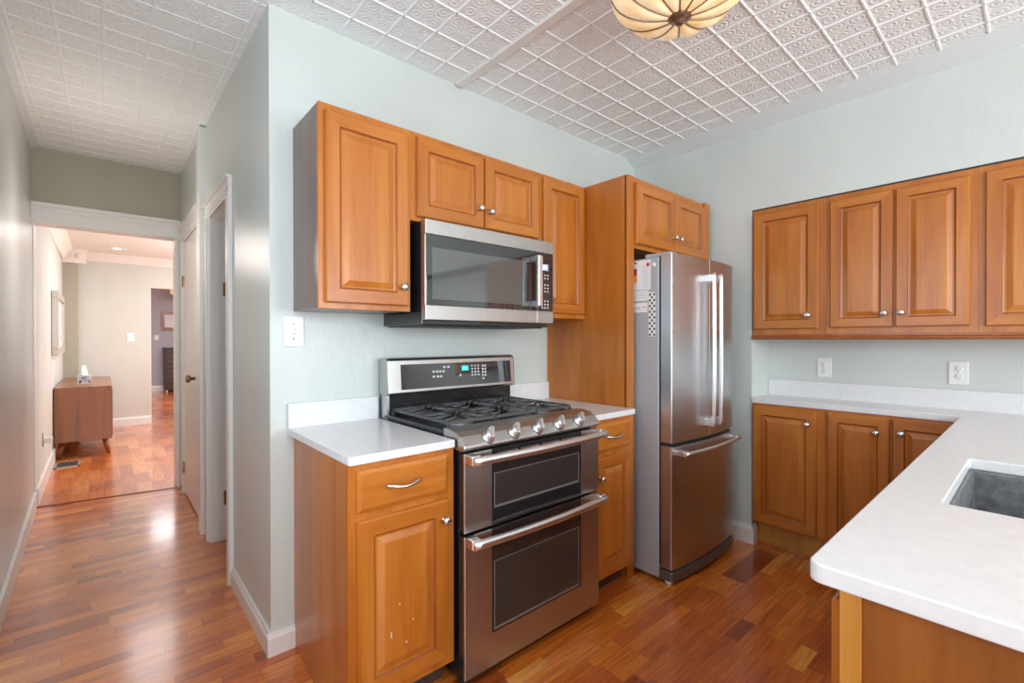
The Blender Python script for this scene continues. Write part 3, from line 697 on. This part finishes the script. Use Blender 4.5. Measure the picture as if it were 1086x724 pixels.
# back guard with display
BG = rp('backguard', MB().prism([(1.958, 1.022), (1.950, 1.034), (1.962, 1.180), (1.975, 1.194), (2.05, 1.190), (2.05, 1.022)], 'x', RA - .004, RZ - .001), 'steel_h', .010, seg=3)
rp('backguard_base', MB().box(RA + .010, RZ - .010, 1.985, 2.045, .90, 1.025), 'black', .002)
rp('side_cheek', MB().box(RA + .0, RA + .012, 1.975, 2.046, .91, 1.03), 'steel')
def bgp(u, v, off):   # a point on the sloped face: u along x, v up
    f_ = (v - 1.034)/(1.180 - 1.034); return (u, 1.950 + .012*f_ - off, v)
def bgquad(mb, x0, x1, z0, z1, o0, o1, mi=0):
    vs_ = [bgp(x0, z0, o0), bgp(x1, z0, o0), bgp(x1, z1, o0), bgp(x0, z1, o0), bgp(x0, z0, o1), bgp(x1, z0, o1), bgp(x1, z1, o1), bgp(x0, z1, o1)]
    return mb.add(vs_, [(0, 3, 2, 1), (4, 5, 6, 7), (0, 1, 5, 4), (1, 2, 6, 5), (2, 3, 7, 6), (3, 0, 4, 7)], mi)
rp('display_glass', bgquad(MB(), 1.030, 1.700, 1.046, 1.162, -.002, .0015), 'glass', 0, BG)
rp('clock', bgquad(MB(), 1.372, 1.414, 1.120, 1.145, .001, .0022), 'cyan', 0, BG)
SEG = {'8': 'abcdefg', '5': 'acdfg', 'P': 'abefg', '1': 'bc', '2': 'abdeg', '0': 'abcdef', '3': 'abcdg', '4': 'bcfg', '6': 'acdefg', '7': 'abc', '9': 'abcdfg'}
def segs(ch, x, z, w_, h_, t_):
    L = {'a': (x, x + w_, z + h_ - t_, z + h_), 'g': (x, x + w_, z + h_/2 - t_/2, z + h_/2 + t_/2), 'd': (x, x + w_, z, z + t_), 'f': (x, x + t_, z + h_/2, z + h_), 'e': (x, x + t_, z, z + h_/2), 'b': (x + w_ - t_, x + w_, z + h_/2, z + h_), 'c': (x + w_ - t_, x + w_, z, z + h_/2)}
    return [L[q] for q in SEG[ch]]
mb = MB()
for i, ch in enumerate('P5'):
    for q in segs(ch, 1.380 + i*.013, 1.125, .009, .014, .0026): bgquad(mb, *q, .0018, .003)
rp('clock_digits', mb, 'cyan_hi', 0, BG)
keys = [(1.432 + i*.020, 1.442 + i*.020, 1.092 + j*.0155, 1.100 + j*.0155) for i in range(3) for j in range(4)]
keys += [(1.500 + i*.017, 1.511 + i*.017, 1.086 + j*.0165, 1.096 + j*.0165) for i in range(2) for j in range(4)]
for x, z in ((1.268, 1.142), (1.292, 1.142), (1.205, 1.122), (1.225, 1.122), (1.243, 1.122), (1.262, 1.122), (1.205, 1.098), (1.228, 1.098), (1.246, 1.098), (1.362, 1.098), (1.508, 1.074)):
    keys.append((x - .006, x + .006, z - .0045, z + .0045))
for q in keys: rp('touch_key', bgquad(MB(), *q, .001, .0022), 'print', 0, BG)

# ------------------------------------------------------------------ microwave
MF, MA, MZ, M0, M1 = 1.674, .994, 1.751, 1.361, 1.778
r = thing('microwave', 'stainless over-the-range microwave with black glass door and keypad', 'microwave', ((MA + MZ)/2, 1.85, M0)); O = r.location
rp('body', MB().box(MA + .002, MZ - .002, MF + .036, WY - .002, M0 - .020, M1 - .002), 'black', .003)
rp('vent_bottom', MB().box(MA + .02, MZ - .02, MF + .06, WY - .02, M0 - .026, M0 - .018), 'black_matte', .002)
rp('top_band', MB().box(MA, MZ, MF, MF + .037, 1.716, M1), 'steel_h', .003)
SPL = 1.633
d = rp('door', MB().box(MA, SPL - .001, MF, MF + .035, M0, M0 + .061).box(MA, SPL - .001, MF + .004, MF + .035, M0 + .06, 1.7155), 'steel_h', .002)
rp('glass_panel', MB().box(MA + .005, SPL - .002, MF, MF + .006, M0 + .0615, 1.7150), 'glass', .001, d)
rp('window', MB().box(1.045, 1.550, MF - .0012, MF + .001, 1.458, 1.652), 'window_glass', 0, d)
b_ = MB()
for q in ((1.025, 1.565, 1.447, 1.458), (1.025, 1.565, 1.652, 1.662), (1.025, 1.045, 1.458, 1.652), (1.550, 1.565, 1.458, 1.652)): b_.box(q[0], q[1], MF - .0010, MF + .0010, q[2], q[3])
rp('window_border', b_, 'window_glass', 0, d)
h_ = rp('handle', MB().prism([(1.588, MF - .058), (1.618, MF - .058), (1.618, MF - .046), (1.588, MF - .042)], 'z', 1.440, 1.690), 'steel_bright', .004, d)
for za, zb_ in ((1.440, 1.470), (1.660, 1.690)):
    rp('handle_mount', MB().box(1.590, 1.616, MF - .048, MF + .001, za, zb_), 'steel_bright', .004, d)
cp = rp('control_panel', MB().box(SPL + .001, MZ, MF, MF + .035, M0, M0 + .061).box(SPL + .001, MZ, MF + .004, MF + .035, M0 + .06, 1.7155), 'steel_h', .002)
rp('keypad_glass', MB().box(SPL + .002, MZ - .003, MF, MF + .006, M0 + .0615, 1.7150), 'glass', .001, cp)
rp('display', MB().box(1.660, 1.712, MF - .0012, MF + .001, 1.628, 1.660), 'blue_disp', 0, cp)
mb = MB()
for i, ch in enumerate('24'):
    for q in segs(ch, 1.672 + i*.016, 1.634, .012, .020, .0036): mb.box(q[0], q[1], MF - .0018, MF - .001, q[2], q[3])
rp('display_digits', mb, 'white_disp', 0, cp)
for j in range(11):
    if j in (3, 4, 8): continue
    for i in range(3): rp('key', MB().box(1.664 + i*.020, 1.673 + i*.020, MF - .0012, MF + .001, 1.436 + j*.0165, 1.443 + j*.0165), 'print', 0, cp)

# ------------------------------------------------------------------ refrigerator
FA, FB = 2.187, 2.900
FYE, BOW = 1.256, .026
r = thing('refrigerator', 'stainless french-door refrigerator with bowed front beside the tall wooden panel', 'refrigerator', ((FA + FB)/2, 1.65, 0)); O = r.location
rp('body', MB().box(FA, FB, 1.330, 2.02, .025, 1.712), 'steel_side', .006)
def front_y(x): u = (x - (FA + FB)/2)/((FB - FA)/2); return FYE - BOW*(1 - u*u)
def bowed(xa, xb, back, dy=0, n=10, rl=0, rr=0):
    pts = []
    xs_ = [xa + (xb - xa)*k/n for k in range(n + 1)]
    pl = [(x_, front_y(x_) + dy) for x_ in xs_]
    if rl: pl[0] = (xa, pl[0][1] + rl); pl.insert(1, (xa + rl*.3, front_y(xa) + dy + rl*.3)); pl.insert(2, (xa + rl, front_y(xa + rl) + dy))
    if rr: pl[-1] = (xb, pl[-1][1] + rr); pl.insert(len(pl) - 1, (xb - rr, front_y(xb - rr) + dy)); pl.insert(len(pl) - 1, (xb - rr*.3, front_y(xb) + dy + rr*.3))
    return pl + [(xb, back), (xa, back)]
SEAM = 2.541
for nm, xa, xb, rl, rr, hx in (('door', FA, SEAM - .002, .004, 0, 2.500), ('door', SEAM + .002, FB, 0, .016, 2.582)):
    d = rp(nm, MB().prism(bowed(xa, xb, 1.318, 0, 10, rl, rr), 'z', .742, 1.722), 'steel', .0015)
    y = front_y(hx)
    rp('handle', MB().tube([(hx, y - .046, .800), (hx, y - .048, .82), (hx, y - .050, 1.22), (hx, y - .048, 1.62), (hx, y - .046, 1.640)], .0105, 12), 'steel_bright', 0, d)
    for z in (.822, 1.612): rp('handle_mount', MB().box(hx - .011, hx + .011, y - .048, y + .004, z - .020, z + .022), 'steel_bright', .004, d)
d = rp('freezer_drawer', MB().prism(bowed(FA, FB, 1.318, 0, 18, .004, .016), 'z', .088, .722), 'steel', .0015)
p = []
for k in range(19):
    x_ = FA + .035 + (FB - FA - .07)*k/18; p.append((x_, front_y(x_) - .050, .690))
rp('handle', MB().tube(p, .0105, 12), 'steel_bright', 0, d)
for xx in (FA + .05, FB - .05): rp('handle_mount', MB().box(xx - .022, xx + .022, front_y(xx) - .050, front_y(xx) + .004, .678, .704), 'steel_bright', .004, d)
rp('gasket', MB().box(FA + .006, FB - .006, 1.275, 1.331, .10, 1.70), 'black_matte')
rp('base_grille', MB().prism(bowed(FA, FB, 1.328, -.004, 16, .012, .012), 'z', .026, .076), 'grille', .004)
rp('hinge_cover', MB().box(FA + .012, FA + .085, 1.272, 1.42, 1.712, 1.734), 'steel_side', .005)
rp('hinge_cover', MB().box(FB - .085, FB - .012, 1.272, 1.42, 1.712, 1.734), 'steel_side', .005)
for xx in (FA + .035, FB - .035): rp('foot', MB().lathe([(.02, 0), (.02, .015), (.012, .018), (.012, .03)], (xx, 1.29, 0), (0, 0, 1), 12), 'white_plastic')
# papers on its side (held by magnets)
SXF = FA - .0006
def sheet(name, label, cat, y0, y1, z0, z1, marks, group=None, mats=('paper', 'red', 'orange', 'ink', 'ink_dark')):
    mb = MB((SXF, (y0 + y1)/2, (z0 + z1)/2)); mb.box(SXF - .0006, SXF + .0002, y0, y1, z0, z1)
    for (a0, a1, b0, b1, mi) in marks: mb.box(SXF - .0009, SXF - .0004, a0, a1, b0, b1, mi)
    return tag(mb.build(name, list(mats)), label, cat, group)
tl = [(1.388, 1.440 + random.uniform(-.02, .0), 1.560 + k*.012, 1.562 + k*.012, 3) for k in range(10)]
sheet('paper_sheet', 'large printed sheet with red and orange blocks on the refrigerator side', 'paper', 1.378, 1.560, 1.545, 1.703, [(1.462, 1.50, 1.625, 1.662, 1), (1.462, 1.50, 1.585, 1.624, 2), (1.462, 1.48, 1.70 - .012, 1.70 - .004, 1)] + tl, 'papers on the refrigerator')
sheet('paper_note', 'small white note just under the large printed sheet on the refrigerator', 'paper', 1.389, 1.53, 1.486, 1.540, [(1.40, 1.50, 1.500 + k*.013, 1.502 + k*.013, 3) for k in range(3)], 'papers on the refrigerator')
sheet('paper_note', 'lowest white note with faint red marks on the refrigerator side', 'paper', 1.397, 1.54, 1.424, 1.475, [(1.41, 1.425, 1.450, 1.454, 1), (1.44, 1.50, 1.445, 1.448, 4), (1.43, 1.47, 1.435, 1.437, 1)], 'papers on the refrigerator')
mk = []
for k in range(15):
    for j in range(3):
        if (k + j) % 2 == 0: mk.append((1.350 + j*.013 + .001, 1.361 + j*.013, 1.297 + k*.0152, 1.309 + k*.0152, 4))
sheet('patterned_strip', 'black and white checked strip hanging on the refrigerator side', 'strip', 1.349, 1.390, 1.294, 1.528, mk)
tag(MB((SXF, 1.358, 1.672)).lathe([(.011, 0), (.012, .003), (.008, .0055), (0, .006)], (SXF, 1.358, 1.672), (-1, 0, 0), 18).build('magnet', 'white_plastic'), 'round white magnet beside the large sheet on the refrigerator', 'magnet')
tag(MB((SXF - .001, 1.392, 1.678)).lathe([(.009, 0), (.010, .002), (.006, .004), (0, .0045)], (SXF - .001, 1.392, 1.678), (-1, 0, 0), 18).build('magnet', 'red'), 'small round red magnet on the top corner of the large sheet', 'magnet')

# ------------------------------------------------------------------ outlets and switches
def outlet(label, loc, rz, group='duplex outlets over the right-hand counter'):
    o = thing('outlet', label, 'outlet', loc, rz, group)
    MB().box(-.038, .038, -.006, 0, -.060, .060).build('cover_plate', 'white_plastic', o, .003)
    for s in (-1, 1):
        f = MB().lathe([(.017, -.0), (.017, .0072), (.0155, .0082), (0, .0082)], (0, 0, s*.0195), (0, -1, 0), 20).build('receptacle', 'white_plastic', o)
        MB().box(-.0075, -.0055, -.0088, -.008, s*.0195, s*.0195 + .008).box(.0055, .0075, -.0088, -.008, s*.0195 + .001, s*.0195 + .007).box(-.002, .002, -.0088, -.008, s*.0195 - .009, s*.0195 - .0055).build('slots', 'slot', f)
    MB().lathe([(.003, 0), (.003, .007), (0, .0072)], (0, 0, 0), (0, -1, 0), 10).build('screw', 'nickel', o)
    return o
outlet('left white duplex outlet above the recessed counter', (RB - .0005, .889, 1.1035), rz)
outlet('right white duplex outlet above the counter corner, nearer the peninsula', (RB - .0005, .291, 1.1025), rz)
o = thing('switch_plate', 'white switch and outlet plate on the pale wall left of the range', 'switch', (.5945, WY - .0005, 1.3135))
MB().box(-.040, .040, -.006, 0, -.063, .063).build('cover_plate', 'white_plastic', o, .003)
MB().box(-.024, .024, -.0075, -.005, -.040, .040).build('insert', 'white_plastic', o, .0015)
MB().box(.001, .008, -.017, -.007, .004, .012).build('toggle', 'print', o, .001)
MB().box(-.002, .002, -.0082, -.0074, .027, .032).box(-.002, .002, -.0082, -.0074, -.012, -.007).box(-.003, .003, -.0082, -.0074, -.034, -.028).build('slots', 'slot', o)

# ------------------------------------------------------------------ ceiling light
LX, LY = 1.55, .86
r = thing('ceiling_light', 'round alabaster glass ceiling light with bronze ribs and finial', 'lamp', (LX, LY, CZ)); O = r.location
NP = 12; RR, ZR, ZB = .238, 2.565, 2.425
mb = MB(); N = NP*6; K = 9
vs_ = []; fs = []
for i in range(K + 1):
    u = i/K
    for k in range(N):
        th = 2*pi*k/N; ph = abs(sin(NP*th/2))
        rr_ = RR*sin(u*pi/2*.98 + .02); z = ZR - (ZR - ZB)*cos(u*pi/2)**.9 if u < 1 else ZR
        rr_ *= 1 + .045*u*u*ph; z -= .012*u*u*ph*0
        vs_.append((LX + rr_*cos(th), LY + rr_*sin(th), z - (.010*ph*sin(u*pi)) ))
for i in range(K):
    for k in range(N): k2 = (k + 1) % N; fs.append((i*N + k, i*N + k2, (i + 1)*N + k2, (i + 1)*N + k))
fs.append(tuple(range(N)))
mb.add(vs_, fs, 0, True)
rp('shade', mb, 'alabaster')
for j in range(NP):
    th = 2*pi*j/NP; p = []
    for i in range(K + 1):
        u = i/K; rr_ = RR*sin(u*pi/2*.98 + .02) + .002; z = ZR - (ZR - ZB)*cos(u*pi/2)**.9 if u < 1 else ZR
        p.append((LX + rr_*cos(th), LY + rr_*sin(th), z - .002))
    p.append((LX + (RR + .004)*cos(th), LY + (RR + .004)*sin(th), ZR + .012))
    rp('rib', MB().tube(p, .0026, 6), 'bronze')
rp('finial', MB().lathe([(.0, -.026), (.012, -.024), (.017, -.015), (.026, -.010), (.042, .000), (.045, .006), (.036, .011), (0, .013)], (LX, LY, ZB), (0, 0, 1), 24), 'bronze')
rp('canopy', MB().lathe([(.10, 2.545), (.10, CZ - .010), (.14, CZ - .006), (.14, CZ + .001)], (LX, LY, 0), (0, 0, 1), 28), 'bronze')
rp('rim', MB().tube([(LX + (RR*1.0)*cos(2*pi*k/48), LY + RR*1.0*sin(2*pi*k/48), ZR + .006) for k in range(49)], .005, 8, caps=False), 'bronze')

# ------------------------------------------------------------------ hall and rooms beyond
SB0, SB1, SZ0, SZ1 = 6.90, 8.72, .175, .765
r = thing('sideboard', 'walnut sideboard with splayed legs against the left wall beyond the hall', 'sideboard', (-.17, 7.5, 0)); O = r.location
rp('cabinet_body', MB().box(-.404, .062, SB0, SB1, SZ0, SZ1), 'walnut', .004)
for k in range(2): rp('sliding_door', MB().box(.061, .070, SB0 + .03 + k*.88, SB0 + .90 + k*.88, SZ0 + .03, SZ1 - .04), 'walnut', .002)
for x, y, sx, sy in ((-.345, SB0 + .10, -1, -1), (.0, SB0 + .10, 1, -1), (-.345, SB1 - .10, -1, 1), (.0, SB1 - .10, 1, 1)):
    rp('leg', MB().tube([(x, y, SZ0 + .002), (x + sx*.035, y + sy*.03, 0)], [.030, .018], 10), 'walnut')
r = thing('tissue_box', 'small patterned tissue box standing on the sideboard', 'tissue box', (-.175, 7.35, SZ1)); O = r.location
rp('carton', MB().box(-.235, -.118, 7.29, 7.41, SZ1 + .0005, SZ1 + .105), ['canvas'], .002)
mb = MB()
for k in range(9):
    xx = -.228 + random.random()*.095; zz = SZ1 + .012 + random.random()*.06; mb.box(xx, xx + .018, 7.2892, 7.2902, zz, zz + .022)
rp('leaf_print', mb, 'sky_blue')
mb = MB(); vs_ = []; fs = []
for i in range(6):
    for k in range(14):
        th = 2*pi*k/14; rr_ = (.035 - .004*i)*(1 + .35*sin(3*th + i*.5)); vs_.append((-.185 + rr_*cos(th), 7.35 + rr_*.7*sin(th), SZ1 + .10 + i*.022 + .01*sin(2*th)))
for i in range(5):
    for k in range(14): k2 = (k + 1) % 14; fs.append((i*14 + k, i*14 + k2, (i + 1)*14 + k2, (i + 1)*14 + k))
fs.append(tuple(range(70, 84))); mb.add(vs_, fs, 0, True); rp('tissue', mb, 'tissue')
# floor register
r = thing('floor_vent', 'metal floor register in front of the sideboard', 'vent', (-.285, 6.58, 0)); O = r.location
rp('rim', MB().box(-.385, -.190, 6.44, 6.45 + .02, .0005, .006).box(-.385, -.190, 6.72, 6.74, .0005, .006).box(-.385, -.365, 6.44, 6.74, .0005, .006).box(-.210, -.190, 6.44, 6.74, .0005, .006), 'silver')
mb = MB().box(-.366, -.209, 6.46, 6.72, .0003, .0015, 1)
for k in range(11): mb.box(-.360 + k*.0138, -.352 + k*.0138, 6.46, 6.72, .001, .005)
rp('louvres', mb, ['grille', 'ink_dark'])
# framed picture on the left wall, seen nearly edge on
r = thing('picture_frame', 'silver framed picture hanging on the bright left wall above the sideboard', 'picture', (-.40, 7.15, 1.45)); O = r.location
mb = MB(); XA, XB = -.409, -.360
for q in ((6.75, 7.85, 1.72, 1.79), (6.75, 7.85, 1.12, 1.19), (6.75, 6.82, 1.19, 1.72), (7.78, 7.85, 1.19, 1.72)): mb.box(XA, XB, *q)
rp('frame', mb, 'silver', .004)
rp('artwork', MB().box(XA, XB - .02, 6.81, 7.79, 1.18, 1.73), 'canvas')
# wall plates
def plate(label, loc, rz=0):
    o = thing('light_switch', label, 'switch', loc, rz)
    MB().box(-.040, .040, -.006, 0, -.062, .062).build('cover_plate', 'white_plastic', o, .003)
    MB().box(-.008, .008, -.012, -.005, -.014, .014).build('toggle', 'white_plastic', o, .002)
plate('white light switch on the cream wall behind the sideboard', (.297, BY - .0005, 1.315))
plate('white light switch on the far grey wall seen through the doorway', (.975, 14.4495, 1.33))
o = thing('outlet', 'white outlet with plug low on the left wall just past the hall opening', 'outlet', (-.3995, 5.70, .42), pi/2)
MB().box(-.040, .040, -.006, 0, -.062, .062).build('cover_plate', 'white_plastic', o, .003)
MB().box(-.020, .020, -.060, -.005, -.035, .012).build('plug', 'white_plastic', o, .006)
# recessed downlight
r = thing('downlight', 'round recessed ceiling light glowing in the room past the hall', 'lamp', (.137, 8.33, 2.52)); O = r.location
rp('trim_ring', MB().lathe([(.085, 2.518), (.105, 2.516), (.108, 2.52)], (.137, 8.33, 0), (0, 0, 1), 28), 'white_plastic')
rp('lens', MB().lathe([(.088, 2.519), (.0, 2.517)], (.137, 8.33, 0), (0, 0, 1), 28), 'lamp_lens')
# far room: framed picture, louvred dresser, lamp
r = thing('picture_frame', 'wood framed picture on the far grey wall above the dresser', 'picture', (1.36, 14.44, 1.74)); O = r.location
mb = MB()
for q in ((1.065, 1.66, 1.90, 1.965), (1.065, 1.66, 1.515, 1.58), (1.065, 1.13, 1.58, 1.90), (1.60, 1.66, 1.58, 1.90)): mb.box(q[0], q[1], 14.415, 14.449, q[2], q[3])
rp('frame', mb, 'walnut', .004); rp('artwork', MB().box(1.10, 1.63, 14.43, 14.449, 1.55, 1.93).box(1.30, 1.42, 14.426, 14.431, 1.67, 1.79, 1), ['canvas', 'paper'])
r = thing('dresser', 'dark brown slatted dresser against the far grey wall', 'dresser', (1.5, 14.2, 0)); O = r.location
rp('carcass', MB().box(1.10, 1.90, 13.98, 14.42, .06, 1.06), 'dark_wood', .003)
rp('top', MB().box(1.085, 1.915, 13.96, 14.42, 1.06, 1.085), 'dark_wood', .003)
for k in range(8): rp('drawer', MB().box(1.135, 1.865, 13.962, 13.985, .10 + k*.119, .10 + k*.119 + .104), 'dark_wood', .003)
for x in (1.14, 1.86):
    for y in (14.02, 14.38): rp('foot', MB().lathe([(.022, 0), (.028, .062)], (x, y, 0), (0, 0, 1), 10), 'white_plastic')
r = thing('ceiling_light', 'small glowing ceiling lamp in the far grey room', 'lamp', (1.34, 13.6, 2.52)); O = r.location
rp('shade', MB().lathe([(.10, 2.34), (.16, 2.36), (.17, 2.47)], (1.34, 13.6, 0), (0, 0, 1), 20), 'alabaster')
rp('canopy', MB().lathe([(.05, 2.46), (.06, 2.521)], (1.34, 13.6, 0), (0, 0, 1), 16), 'bronze')
